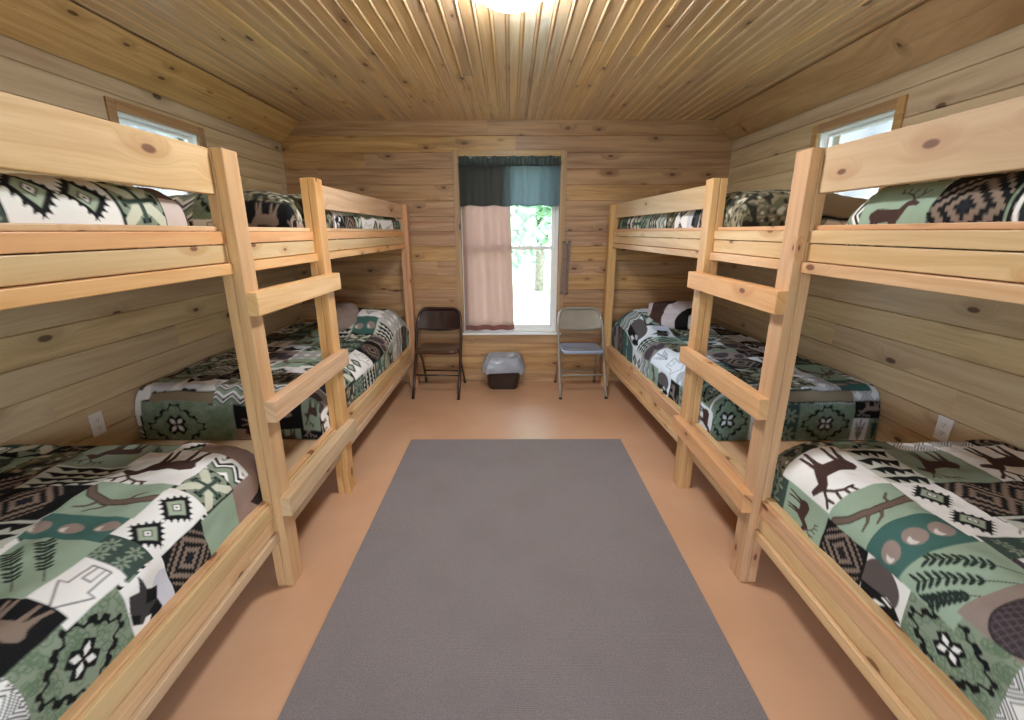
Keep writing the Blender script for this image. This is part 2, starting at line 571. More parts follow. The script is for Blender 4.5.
# curtains on the end window
def cloth_strip(bm, xs, zs, fy, th=.004):
    front = [[bm.verts.new((x, fy(x, z), z)) for x in xs] for z in zs]
    back = [[bm.verts.new((x, fy(x, z) + th, z)) for x in xs] for z in zs]
    nz, nx = len(zs), len(xs)
    for i in range(nz - 1):
        for j in range(nx - 1):
            bm.faces.new((front[i][j], front[i][j + 1], front[i + 1][j + 1], front[i + 1][j]))
            bm.faces.new((back[i][j], back[i + 1][j], back[i + 1][j + 1], back[i][j + 1]))
    for i in range(nz - 1):
        bm.faces.new((front[i][0], front[i + 1][0], back[i + 1][0], back[i][0]))
        bm.faces.new((front[i][-1], back[i][-1], back[i + 1][-1], front[i + 1][-1]))
    for j in range(nx - 1):
        bm.faces.new((front[0][j], back[0][j], back[0][j + 1], front[0][j + 1]))
        bm.faces.new((front[-1][j], front[-1][j + 1], back[-1][j + 1], back[-1][j]))
    return bm


yc = YB + .012
fold = lambda x, k: math.sin(x * 38 + .6) * .5 + math.sin(x * 63 + 1.7) * .3 + math.sin(x * 21 + k) * .4
CUR = thing('curtain', 'rose-beige cloth curtain panel over the left half of the end window', 'curtain')
bm = bmesh.new()
yp = YB - .004
pleat = lambda x, z: .024 * math.sin((x + .455) * 44 + .5 * math.sin(x * 9)) * (.35 + .65 * min(1, (2.06 - z) / .5)) + .010 * math.sin(x * 17 + z)
xs = np.linspace(-.455, -.005, 140)
zs = np.linspace(.585, 2.06, 24)
cloth_strip(bm, xs, zs, lambda x, z: yp + pleat(x, z))
def flare(bm):                                          # the panel swings out a little towards its hem, the hem hangs lower on the left
    for v in bm.verts:
        k = max(0, (1.75 - v.co.z) / 1.2)
        v.co.x = -.455 + (v.co.x + .455) * (1 + .085 * k)
        if v.co.z < .9:
            v.co.z += .03 * (v.co.x + .455) * (.9 - v.co.z) / .4


flare(bm)
obj('curtain_panel', bm, M['curtain'], CUR, True)
bm = bmesh.new()
cloth_strip(bm, xs, np.linspace(.535, .585, 4), lambda x, z: yp - .001 + pleat(x, z), .006)
flare(bm)
obj('hem', bm, M['hem'], CUR, True)

VAL = thing('valance', 'dark green gathered valance across the top of the end window', 'curtain')
bm = bmesh.new()
xs = np.linspace(-.462, .447, 170)
zs = np.linspace(1.712, 2.075, 14)
vz = lambda x: .006 * math.sin(x * 30)
cloth_strip(bm, xs, zs, lambda x, z: yc - .082 + .018 * fold(x * 1.5, 2.0) * (.4 + .6 * (2.09 - z) / .38))
for v in bm.verts:
    if v.co.z < 1.75:
        v.co.z += vz(v.co.x)
obj('valance_cloth', bm, M['valance'], VAL, True)
bm = bmesh.new()
zs = np.linspace(2.05, 2.125, 8)
cloth_strip(bm, xs, zs, lambda x, z: yc - .092 + .006 * math.sin(x * 150) + .003 * math.sin(x * 67 + z * 30), .034)
for v in bm.verts:
    if v.co.z > 2.09:
        v.co.z += .008 * math.sin(v.co.x * 75) + .005 * math.sin(v.co.x * 41)
obj('ruffled_header', bm, M['valance'], VAL, True)
bm = bmesh.new()
tube(bm, [(-.475, YB - .001, 2.085), (-.475, yc - .073, 2.085), (-.463, yc - .075, 2.087), (.448, yc - .075, 2.087), (.460, yc - .073, 2.085), (.460, YB - .001, 2.085)], .004)
tag(obj('curtain_rod', bm, M['rod'], None, True), 'thin white curtain rod hidden in the ruffled valance header', 'rod')

bm = bmesh.new()
cloth_strip(bm, np.linspace(.475, .555, 14), np.linspace(.90, 1.40, 16),
            lambda x, z: YB - .030 + .010 * math.sin(x * 110 + z * 4), .006)
for v in bm.verts:
    k = (1.40 - v.co.z) / .5
    v.co.x += .003 * math.sin(k * 7) + (.014 * (1 - k))
tie = tag(obj('cloth_tieback', bm, M['tie'], None, True), 'taupe cloth strip hanging on the wall right of the end window', 'cloth')
bm = bmesh.new()
tube(bm, [(.53, YB - .001, 1.385), (.53, YB - .034, 1.385), (.53, YB - .036, 1.40)], .004, 8)
obj('hook', bm, M['rod'], tie, True)

# ------------------------------------------------------------------ bunks
def bunk(side, label):
    L = side < 0
    sg = -1 if L else 1
    X1 = .950 if L else 1.003                              # aisle face of the posts (absolute X)
    X2 = .932 if L else .897                               # the same at the far end
    YA, YBp, YE, YS = (1.600, 2.316, 4.20, -.26) if L else (1.612, 2.358, 4.20, -.26)
    root = thing('bunk_bed', label, 'bunk bed')
    pw, pd = .074, .088
    xat = lambda y: sg * (X1 if y <= YBp else X1 + (X2 - X1) * (y - YBp) / (YE - YBp))
    for y, ZP in ((YS, 1.757), (YA, 1.757), (YBp, 1.742), (YE, 1.720)):
        bm = bmesh.new()
        x = xat(y)
        box(bm, x, x + sg * pw * .5 - sg * .0006, y, y + pd, 0, ZP)
        box(bm, x + sg * pw * .5 + sg * .0006, x + sg * pw, y, y + pd, 0, ZP - .001)
        obj('post', bevel(bm, .0035), M['lum_z'], root)
    # long rails: two stacked boards and a projecting ledger strip under them, per level
    a, b, c = (xat(YS), YS + .01), (xat(YBp), YBp + .02), (xat(YE), YE + .07)
    i0, i1 = sg * .038, sg * .074
    for z in ((.235, .275, .279, .343, .347, .412, .425), (1.346, 1.384, 1.387, 1.446, 1.449, 1.491, 1.508)):
        r = None
        for nm, da, db, za, zb in (('side_rail', sg * .004, 0, z[2], z[3]), ('upper_board', 0, sg * .004, z[4], z[5]),
                                   ('cap_strip', sg * .014, sg * .010, z[5] + .0005, z[6]), ('ledger_strip', -sg * .010, 0, z[0], z[1])):
            bm = bmesh.new()
            for p, q in ((a, b), (b, c)):
                beam(bm, p, q, i0 + da, i1 + db, za, zb)
            k = obj(nm, bevel(bm, .003), M['lum_y'], r or root)
            r = r or k
    for p, q, z0, z1 in (((xat(YS), YS + .01), (xat(YA), YA - .004), 1.611, 1.754), ((xat(YBp), YBp + pd + .001), c, 1.604, 1.724)):
        bm = bmesh.new()
        beam(bm, p, q, i0 + sg * .002, i1, z0, z1)
        obj('guard_rail', bevel(bm, .003), M['lum_y'], root)
    for z in (.438, .860, 1.280):
        bm = bmesh.new()
        box(bm, sg * (X1 + .012), sg * (X1 - .038), YA + .001, YBp + pd + .008, z - .086, z)
        obj('ladder_rung', bevel(bm, .003), M['lum_y'], root)
    XW = abs(XL if L else XR)
    for z in (.385, 1.415):                                # plywood decks and wall ledgers under the bedding
        bm = bmesh.new()
        for p, q in ((a, b), (b, c)):
            hexa(bm, [(p[0] + i1, p[1], z - .02), (sg * XW - sg * .002, p[1], z - .02), (sg * XW - sg * .002, q[1], z - .02), (q[0] + i1, q[1], z - .02),
                      (p[0] + i1, p[1], z), (sg * XW - sg * .002, p[1], z), (sg * XW - sg * .002, q[1], z), (q[0] + i1, q[1], z)])
        obj('deck', bm, M['lum_y'], root)
        bm = bmesh.new()
        box(bm, sg * (XW - .042), sg * (XW - .002), YS, YE + pd, z - .11, z - .021)
        obj('wall_ledger', bevel(bm, .003), M['lum_y'], root)
    return root


bunk(-1, 'long pine double bunk bed with ladder rungs along the left wall')
bunk(1, 'long pine double bunk bed with ladder rungs along the right wall')

# ------------------------------------------------------------------ comforters: a puffed quilt surface with a printed lodge patchwork
def prof(L0, L1, r0, r1, h):
    """section of the quilt over L0..L1: up the hem at the low end, over the edge, along the top and down at the high end"""
    pts = []
    if r0:
        if h > r0[1]:
            pts += [(L0, h + (r0[1] - h) * k / 20) for k in range(20)]
        pts += [(L0 + r0[0] * (1 - np.cos(t)), r0[1] * (1 - np.sin(t))) for t in np.linspace(0, np.pi / 2, 40)]
    else:
        pts.append((L0, 0.))
    if r1:
        pts += [(L1 - r1[0] * (1 - np.cos(t)), r1[1] * (1 - np.sin(t))) for t in np.linspace(np.pi / 2, 0, 40)]
        pts += [(L1, r1[1] + (h - r1[1]) * k / 20) for k in range(1, 21)]
    else:
        pts.append((L1, 0.))
    P = np.array(pts)
    s = np.concatenate([[0], np.cumsum(np.hypot(*np.diff(P, axis=0).T))])
    return s, P[:, 0], P[:, 1]


def vnoise(x, y, seed):
    T = np.random.RandomState(seed).rand(64, 64)
    xi, yi = np.floor(x).astype(int), np.floor(y).astype(int)
    fx, fy = x - xi, y - yi
    fx, fy = fx * fx * (3 - 2 * fx), fy * fy * (3 - 2 * fy)
    g = lambda i, j: T[i % 64, j % 64]
    return (g(xi, yi) * (1 - fx) + g(xi + 1, yi) * fx) * (1 - fy) + (g(xi, yi + 1) * (1 - fx) + g(xi + 1, yi + 1) * fx) * fy - .5


def surf(sp, A, B):
    h = sp['zt'] - sp['zb']
    s, d, da = prof(sp['xe'], sp['xw'], sp['ra'], None, h)
    t, e, db = prof(sp['y0'], sp['y1'], sp.get('r0'), sp.get('r1'), h)
    x, da = np.interp(A, s, d), np.interp(A, s, da)
    y, db = np.interp(B, t, e), np.interp(B, t, db)
    drop = np.minimum(h, (da ** 3 + db ** 3) ** (1 / 3))
    f = 1 - drop / h
    z = sp['zt'] - drop
    for (cx, cy, rx, ry, k) in sp.get('humps', ()):
        z = z + k * np.exp(-(np.abs((x - cx) / rx) ** 3 + np.abs((y - cy) / ry) ** 3)) * np.clip(f * 2.2, 0, 1)
    sd = sp['seed']
    n = vnoise(A * 7, B * 7, sd) * .020 + vnoise(A * 17, B * 15, sd + 1) * .010 + vnoise(A * 32, B * 38, sd + 2) * .004
    z = z + n * np.clip(f * 3, 0, 1)
    x = x - (vnoise(A * 6, B * 9, sd + 3) * .012 + .5 * n) * np.clip(da / h * 2, 0, 1)
    sk = sp.get('skew')
    if sk:
        x = x + sk[1] * (y - sk[0])
    return x, y, z, s[-1], t[-1]


def spec(side, lvl, pos):
    L = side < 0
    sp = dict(seed={(-1, 0): 3, (1, 0): 11, (-1, 1): 21, (1, 1): 31}[(side, lvl)] + (5 if pos else 0),
              xe=1.032 if L else 1.084, xw=2.035 if L else 1.975)
    if lvl == 0:
        sp.update(zb=.392, zt=.665, ra=(.17, .13))
        if pos == 0:
            sp.update(y0=-.18, y1=1.665, r0=(.08, .1), r1=(.05, .07), zt=.672)
        else:
            sp.update(y0=2.24 if L else 2.21, y1=4.22, r0=(.10, .15), r1=(.08, .12), zt=.675, skew=(2.3, -.023 if L else -.058))
            sp['humps'] = [(1.30, 3.90, .36, .28, .16)] if L else [(1.33, 3.90, .38, .28, .14)]
    else:
        sp.update(zb=1.422, zt=1.625, ra=(.10, .10))
        if pos == 0:
            sp.update(y0=-.18, y1=1.5, r0=(.08, .1), r1=(.08, .09))
        else:
            sp.update(y0=2.2, y1=4.22, r0=(.08, .12), r1=(.08, .12), zt=1.64, skew=(2.3, -.023 if L else -.058))
            sp['humps'] = [(1.35, 2.5, .3, .28, .05)]
    return sp


WHT, SAGE, LGRN, DGRN, BLK, TAUPE, BRN, TEAL, TAN, OLV = [np.array(lin(c)[:3]) for c in (
    (238, 236, 234), (136, 148, 130), (152, 172, 152), (60, 78, 72), (17, 17, 20), (136, 118, 106), (70, 48, 44), (66, 104, 98), (168, 148, 124), (92, 100, 72))]


class Patch:
    """a rectangle of cloth with its own unit square (u across to the right, v up)"""
    def __init__(s, arr, U, V, w, h):
        s.c, s.U, s.V, s.w, s.h = arr, U, V, w, h

    def fill(s, mask, col):
        s.c[mask] = col

    def all(s, col):
        s.c[:] = col

    def poly(s, pts, col):
        m = np.zeros(s.U.shape, bool)
        n = len(pts)
        for i in range(n):
            (x0, y0), (x1, y1) = pts[i], pts[(i + 1) % n]
            if y0 == y1:
                continue
            m ^= ((s.V >= min(y0, y1)) & (s.V < max(y0, y1)) & (s.U < x0 + (s.V - y0) * (x1 - x0) / (y1 - y0)))
        s.c[m] = col

    def line(s, pts, wd, col, w1=None):
        n = len(pts) - 1
        for i in range(n):
            (x0, y0), (x1, y1) = pts[i], pts[i + 1]
            ax, ay = (x1 - x0) * s.w, (y1 - y0) * s.h
            px, py = (s.U - x0) * s.w, (s.V - y0) * s.h
            t = np.clip((px * ax + py * ay) / (ax * ax + ay * ay + 1e-12), 0, 1)
            ww = wd if w1 is None else wd + (w1 - wd) * (i + t) / n
            s.c[np.hypot(px - ax * t, py - ay * t) < ww / 2] = col

    def ell(s, cx, cy, rx, ry, col, rot=0):
        dx, dy = (s.U - cx) * s.w, (s.V - cy) * s.h
        c, k = math.cos(rot), math.sin(rot)
        a, b = (dx * c + dy * k) / rx, (-dx * k + dy * c) / ry
        s.c[a * a + b * b < 1] = col

    def xy(s, cx=.5, cy=.5):
        return (s.U - cx) * s.w, (s.V - cy) * s.h


ELK = [(.16, .36), (.15, .18), (.10, .02), (.15, .02), (.21, .20), (.25, .34), (.27, .02), (.31, .02), (.32, .34), (.50, .36), (.53, .02), (.57, .02), (.59, .30),
       (.62, .06), (.66, .05), (.65, .36), (.72, .48), (.78, .60), (.92, .57), (.95, .63), (.84, .72), (.79, .77), (.71, .72), (.62, .60), (.45, .60), (.22, .62), (.12, .54), (.11, .46)]


def deerfig(p, body, w=.006, sc=1.0, ox=0, oy=0, flip=False):
    f = lambda x, y: ((1 - x if flip else x) * sc + ox, y * sc + oy)
    p.poly([f(*q) for q in ELK], body)
    for pts in ([(.80, .74), (.72, .84), (.60, .90), (.48, .90)], [(.70, .85), (.72, .97)], [(.60, .90), (.58, 1.0)], [(.80, .74), (.86, .84), (.84, .95)], [(.86, .84), (.95, .92)], [(.52, .90), (.47, .98)]):
        p.line([f(*q) for q in pts], w * sc, body)


def m_elk(p, r):
    p.all(WHT)
    deerfig(p, BRN, .010, 1.02, -.02, 0)


def m_deer(p, r):
    p.all(LGRN)
    deerfig(p, BRN, .005, .82, .08, .06)


def m_blackdeer(p, r):
    p.all(BLK)
    deerfig(p, TAUPE, .007, .9, .05, .02)


def m_greenelk(p, r):
    p.all(SAGE)
    deerfig(p, BRN, .006, .9, .04, .02)


def eye(p, cx, cy, R):
    x, y = p.xy(cx, cy)
    x, y = x / R, y / R
    d = np.abs(x) + np.abs(y)
    for q, s in ((x - y, x + y), (x + y, x - y)):
        tooth = np.abs(((q * 1.9) % 1) - .5) * 2
        p.fill((np.abs(s) < .84 + .52 * tooth) & (np.abs(q) < 1.04), BLK)
    p.fill(d < .70, SAGE)
    p.fill(d < .66, np.array(lin(160, 172, 152)[:3]))
    p.fill(d < .34, BLK)
    p.fill(d < .25, WHT)
    p.fill(d < .09, BLK)


def m_eyes(p, r):
    p.all(WHT)
    if p.h > p.w * 1.2:
        for cy in (.27, .75):
            eye(p, .5, cy, min(p.w * .36, p.h * .2))
    elif p.w > p.h * 1.2:
        for cx in (.25, .75):
            eye(p, cx, .5, min(p.h * .36, p.w * .2))
    else:
        eye(p, .5, .5, p.w * .34)


def m_eyepair(p, r):
    p.all(WHT)
    for cy in (.26, .72):
        eye(p, .5, cy, .058)


def m_aztec(p, r):
    p.all(BLK)
    st = min(p.w, p.h) / 17
    for cx, cy in (((.5, .5),) if .6 < p.w / p.h < 1.6 else ((.27, .5), (.76, .5)) if p.w > p.h else ((.5, .27), (.5, .76))):
        x, y = p.xy(cx, cy)
        d = np.floor(np.abs(x) / st + .5) + np.floor(np.abs(y) / st + .5)
        lim = np.maximum(np.abs(x), np.abs(y)) < st * 8.1
        for k in (3, 4, 7, 8, 11):
            p.fill((d == k) & lim, TAUPE)
        p.fill((d == 1) | (d == 0), np.array(lin(30, 32, 44)[:3]))


def m_bear(p, r):
    p.all(WHT)
    G = np.array(lin(96, 86, 84)[:3])
    p.ell(.42, .40, p.w * .44, p.h * .46, G)
    p.poly([(.55, .55), (.62, .82), (.74, .97), (.86, .80), (.98, .40), (.92, .05), (.60, .0)], BLK)
    p.poly([(.70, .62), (.80, .50), (.92, .52), (.86, .30), (.74, .40)], WHT)
    p.poly([(.52, .60), (.62, .50), (.66, .70), (.60, .80)], WHT)
    p.line([(.55, .55), (.62, .82), (.74, .97)], .006, BLK)


def m_wolf(p, r):
    p.all(WHT)
    G = np.array(lin(62, 60, 62)[:3])
    p.ell(.40, .22, p.w * .40, p.h * .30, np.array(lin(208, 208, 218)[:3]))
    p.poly([(.20, .36), (.42, .42), (.62, .34), (.70, .58), (.98, .66), (.74, .74), (.80, .92), (.55, .98), (.30, .90), (.12, .62)], G)
    p.poly([(.42, .42), (.62, .34), (.70, .58), (.50, .66)], BLK)
    p.poly([(.20, .36), (.40, .42), (.34, .62), (.20, .66), (.12, .58)], BLK)
    p.poly([(.14, .70), (.26, .60), (.30, .72), (.22, .82)], WHT)
    p.poly([(.36, .98), (.28, .86), (.40, .80), (.52, .98)], BLK)


def curls(p, r, col, n, R=.018):
    for _ in range(n):
        cx, cy, a0, sg = r.uniform(0, 1), r.uniform(0, 1), r.uniform(0, 6.3), r.choice((-1, 1))
        pts = []
        for i in range(9):
            k = i / 8
            rr = R * (1 - .75 * k)
            pts.append((cx + rr * math.cos(a0 + sg * 7.5 * k) / p.w, cy + rr * math.sin(a0 + sg * 7.5 * k) / p.h))
        p.line(pts, .0035, col)


def flower(p, cx, cy, R):
    sx, sy = R / p.w, R / p.h
    for k in range(4):
        a = PI / 4 + k * PI / 2
        c, s = math.cos(a), math.sin(a)
        q = lambda u, v: (cx + (c * u - s * v) * sx, cy + (s * u + c * v) * sy)
        p.poly([q(0, .12), q(.35, .5), q(1.05, .42), q(1.05, -.42), q(.35, -.5), q(0, -.12)], BLK)
    for k in range(4):
        a = PI / 4 + k * PI / 2
        c, s = math.cos(a), math.sin(a)
        q = lambda u, v: (cx + (c * u - s * v) * sx, cy + (s * u + c * v) * sy)
        p.poly([q(.12, 0), q(.5, .24), q(.92, 0), q(.5, -.24)], WHT)


def m_swirl(p, r):
    p.all(SAGE)
    curls(p, r, np.array(lin(104, 124, 100)[:3]), int(p.w * p.h * 1800))
    # stepped ring of hooked bars with knobs
    n = 5
    ring = []
    for k in range(4):
        for i in range(n):
            ring.append((k, i / n))
    def pt(k, t, off):
        R = .46 - off
        a, b = (-R + 2 * R * t, R * (1 - .55 * abs(2 * t - 1)))
        x, y = [(a * .62, b), (b, -a * .62), (-a * .62, -b), (-b, a * .62)][k]
        return .5 + x, .5 + y
    for k in range(4):
        pts = []
        for i in range(n + 1):
            t = i / n
            pts += [pt(k, t, 0), pt(k, min(1, t + .5 / n), .07)]
        p.line(pts[:-1], .0065, BLK)
        for i in range(n + 1):
            x, y = pt(k, i / n, 0)
            p.ell(x, y, .0085, .0085, BLK)
    flower(p, .5, .5, min(p.w, p.h) * .19)


def m_curl(p, r):
    p.all(SAGE)
    curls(p, r, np.array(lin(100, 128, 96)[:3]), int(p.w * p.h * 1800))


def m_rocks(p, r):
    p.all(TEAL)
    n = max(2, int(p.w / .07))
    for i in range(n):
        cx = (i + .5) / n + r.uniform(-.04, .04)
        cy = .5 + r.uniform(-.16, .16)
        a = r.uniform(-.4, .4)
        R = min(p.w / n, p.h) * .40
        p.ell(cx, cy, R, R * .78, np.array(lin(150, 132, 124)[:3]), a)
        p.ell(cx + .3 * R / p.w, cy + .25 * R / p.h, R * .5, R * .36, np.array(lin(214, 206, 200)[:3]), a)
        p.ell(cx - .2 * R / p.w, cy + .1 * R / p.h, R * .55, R * .5, np.array(lin(150, 132, 124)[:3]), a)


def m_pine(p, r):
    p.all(LGRN)
    dk = np.array(lin(36, 46, 42)[:3])
    for k, (x0, y0, x1, y1) in enumerate(((.06, .72, .62, .10), (.24, .90, .86, .28), (.52, .96, .96, .56))):
        p.line([(x0, y0), (x1, y1)], .003, dk)
        ang = math.atan2((y1 - y0) * p.h, (x1 - x0) * p.w)
        for i in range(9):
            t = .30 + .70 * i / 8
            x, y = x0 + (x1 - x0) * t, y0 + (y1 - y0) * t
            L = .014 + .014 * t
            for s in (-1, 1):
                a = ang + s * (.75 + .35 * r.random())
                ex, ey = x + L * math.cos(a) / p.w, y + L * math.sin(a) / p.h
                p.ell((x + ex) / 2, (y + ey) / 2, L * .62, .0048, dk, a)


def m_cone(p, r):
    p.all(np.array(lin(146, 130, 122)[:3]))
    for cx, cy, sc, a in ((.66, .46, 1, .5), (.20, .62, .7, .9)):
        R = min(p.w, p.h) * .36 * sc
        dx, dy = p.xy(cx, cy)
        c, s = math.cos(a), math.sin(a)
        u, v = (dx * c + dy * s) / R, (-dx * s + dy * c) / R
        m = (u / 1.15) ** 2 + (v / (.74 + .18 * u)) ** 2 < 1
        p.fill(m, np.array(lin(64, 54, 60)[:3]))
        lat = (np.abs(((u + v) * 3.2) % 1 - .5) > .40) | (np.abs(((u - v) * 3.2) % 1 - .5) > .40)
        p.fill(m & lat, np.array(lin(92, 82, 86)[:3]))
        p.fill(((u / 1.22) ** 2 + (v / (.80 + .18 * u)) ** 2 < 1) & ~m, np.array(lin(46, 38, 42)[:3]))


def m_branch(p, r):
    p.all(LGRN)
    pts = [(-.05, .45), (.25, .60), (.55, .62), (.82, .45), (.98, .18)]
    dk, br = np.array(lin(52, 42, 40)[:3]), np.array(lin(112, 94, 84)[:3])
    tw = ([(.45, .62), (.55, .82), (.66, .90)], [(.60, .60), (.72, .76), (.84, .80)], [(.30, .60), (.28, .40), (.20, .28)])
    for q in tw:
        p.line(q, .012, dk, .006)
    p.line(pts, .034, dk, .026)
    p.line(pts, .025, br, .018)
    for q in tw:
        p.line(q, .006, br, .003)


def m_arrow(p, r):
    p.all(WHT)
    g = np.array(lin(120, 118, 122)[:3])
    p.line([(.28, .10), (.28, .50), (.10, .50), (.5, .94), (.9, .50), (.72, .50), (.72, .10), (.28, .10)], .0045, g)
    p.line([(.42, .10), (.42, .36), (.60, .36), (.60, .10)], .004, g)


def m_leafy(p, r):
    p.all(DGRN)
    for cx, cy in ((.28, .3), (.74, .34), (.3, .76), (.74, .74)):
        x, y = p.xy(cx, cy)
        a, d = np.arctan2(y, x), np.hypot(x, y)
        p.fill(d < min(p.w, p.h) * (.18 + .085 * np.cos(a * 7 + cx * 9)), SAGE)
        p.fill(d < min(p.w, p.h) * (.06 + .03 * np.cos(a * 5)), DGRN)


def m_star(p, r):
    p.all(BLK)
    x, y = p.xy()
    R = min(p.w, p.h) * .5
    u, v = np.abs(x) / R, np.abs(y) / R
    p.fill((u + v < 1.35) & (np.minimum(u, v) < .62), SAGE)
    p.fill((np.abs(u - v) < .30) & (u < 1) & (v < 1), np.array(lin(206, 208, 190)[:3]))
    st = np.floor(u * 5) + np.floor(v * 5)
    p.fill((st == 3) & (np.abs(u - v) > .3), BLK)
    p.fill((np.minimum(u, v) < .10) & (u + v < .8), DGRN)
    p.fill((p.U < .05) | (p.U > .95) | (p.V < .03) | (p.V > .97), BLK)


def m_diamonds(p, r):
    p.all(WHT)
    x, y = p.xy()
    c = .085
    xx, yy = (x / c) % 1 - .5, (y / c) % 1 - .5
    d = np.abs(xx) + np.abs(yy)
    g = np.array(lin(70, 74, 80)[:3])
    for k in (.10, .24, .37, .50, .66):
        p.fill(np.abs(d - k) < .032, g)


def m_jag(p, r):
    p.all(np.array(lin(198, 200, 190)[:3]))
    for k in range(4):
        y0 = .08 + .25 * k
        pts = [(.02, y0)]
        for i in range(9):
            pts.append((.08 + .1 * i, y0 + (.17 if i % 2 else .05) + .03 * r.random()))
        pts += [(.98, y0 + .02), (.5, y0 - .03)]
        p.poly(pts, BLK)


def m_camo(p, r):
    sd = r.randrange(999)
    x, y = p.xy()
    n1, n2 = vnoise(x * 40 + 60, y * 64 + 60, sd), vnoise(x * 52 + 60, y * 38 + 60, sd + 1)
    p.all(np.array(lin(104, 104, 82)[:3]))
    p.fill(n1 > .10, np.array(lin(146, 134, 112)[:3]))
    p.fill(n2 > .14, np.array(lin(44, 42, 38)[:3]))
    p.fill(n1 + n2 < -.42, np.array(lin(196, 192, 176)[:3]))
    p.fill((np.abs(n1 - .10) < .03), np.array(lin(62, 60, 48)[:3]))


def m_chevron(p, r):
    x, y = p.xy()
    k = ((y + np.abs((x / .09) % 1 - .5) * .07) / .075) % 1
    p.all(SAGE)
    p.fill(k > .35, WHT)
    p.fill((k > .55) & (k < .72), BLK)
    p.fill(k > .86, DGRN)


def m_tree(p, r):
    p.all(WHT)
    g = np.array(lin(128, 130, 138)[:3])
    for y0 in (.18, .36, .54):
        p.line([(.16 + y0 * .3, y0), (.5, y0 + .32), (.84 - y0 * .3, y0)], .007, g)
    p.line([(.5, .06), (.5, .8)], .007, g)


def m_pinetree(p, r):
    p.all(SAGE)
    for y0 in (.16, .34, .52):
        p.poly([(.14 + y0 * .3, y0), (.5, y0 + .36), (.86 - y0 * .3, y0)], DGRN)
    p.poly([(.46, .04), (.54, .04), (.54, .2), (.46, .2)], BRN)


def m_taupe(p, r):
    p.all(np.array(lin(150, 126, 116)[:3]))
    p.poly([(.10, .0), (.20, .45), (.42, .62), (.50, .35), (.66, .22), (.60, 0)], np.array(lin(52, 40, 40)[:3]))


def m_tan(p, r):
    p.all(np.array(lin(140, 124, 100)[:3]))
    p.fill((p.V < .08) | (p.V > .92), BLK)


def m_crescent(p, r):
    p.all(BLK)
    p.ell(.5, .5, p.w * .44, p.h * .44, WHT)
    p.ell(.5, .5, p.w * .37, p.h * .38, np.array(lin(44, 46, 52)[:3]))
    p.poly([(.30, .75), (.62, .70), (.50, .50), (.70, .35), (.38, .28)], WHT)
    p.poly([(.36, .66), (.52, .62), (.44, .50)], BLK)


def m_pinkband(p, r):
    p.all(np.array(lin(206, 190, 184)[:3]))
    p.fill((p.U > .52), np.array(lin(116, 92, 88)[:3]))


def m_sage(p, r):
    p.all(LGRN)


ALLM = [m_elk, m_eyes, m_aztec, m_swirl, m_rocks, m_pine, m_branch, m_bear, m_star, m_cone, m_leafy, m_blackdeer, m_diamonds, m_arrow, m_wolf, m_greenelk, m_camo, m_jag, m_chevron, m_tree]
RES = .00117


def printed(La, Lb, right, seed, patches):
    nb, na = int(Lb / RES) + 2, int(La / RES) + 2
    img = np.zeros((nb, na, 3))
    r = random.Random(seed)
    bag = []

    def put(fn, a0, a1, b0, b1, turned=False):
        i0, i1 = max(0, int(round(a0 / RES))), min(na, int(round(a1 / RES)))
        j0, j1 = max(0, int(round(b0 / RES))), min(nb, int(round(b1 / RES)))
        if i1 <= i0 or j1 <= j0:
            return
        a, b = np.meshgrid(np.arange(i0, i1) * RES, np.arange(j0, j1) * RES)
        u = (a - a0) / (a1 - a0)
        if right:
            u = 1 - u
        v = 1 - (b - b0) / (b1 - b0)
        if turned:                                         # a motif that stands upright on the side of the bed
            fn(Patch(img[j0:j1, i0:i1], v, (a - a0) / (a1 - a0), b1 - b0, a1 - a0), r)
        else:
            fn(Patch(img[j0:j1, i0:i1], u, v, a1 - a0, b1 - b0), r)

    a = 0.
    while a < La:                                          # the repeating patchwork: columns of uneven patches
        wd = r.choice((.16, .18, .24))
        b = -r.uniform(0, .15)
        while b < Lb:
            if not bag:
                bag = ALLM[:]
                r.shuffle(bag)
            h = r.choice((.15, .17, .22, .27)) if wd < .2 else r.choice((.14, .17, .2))
            put(bag.pop(), a, a + wd, b, b + h)
            b += h
        a += wd
    for q in patches:
        put(*q)
    return img


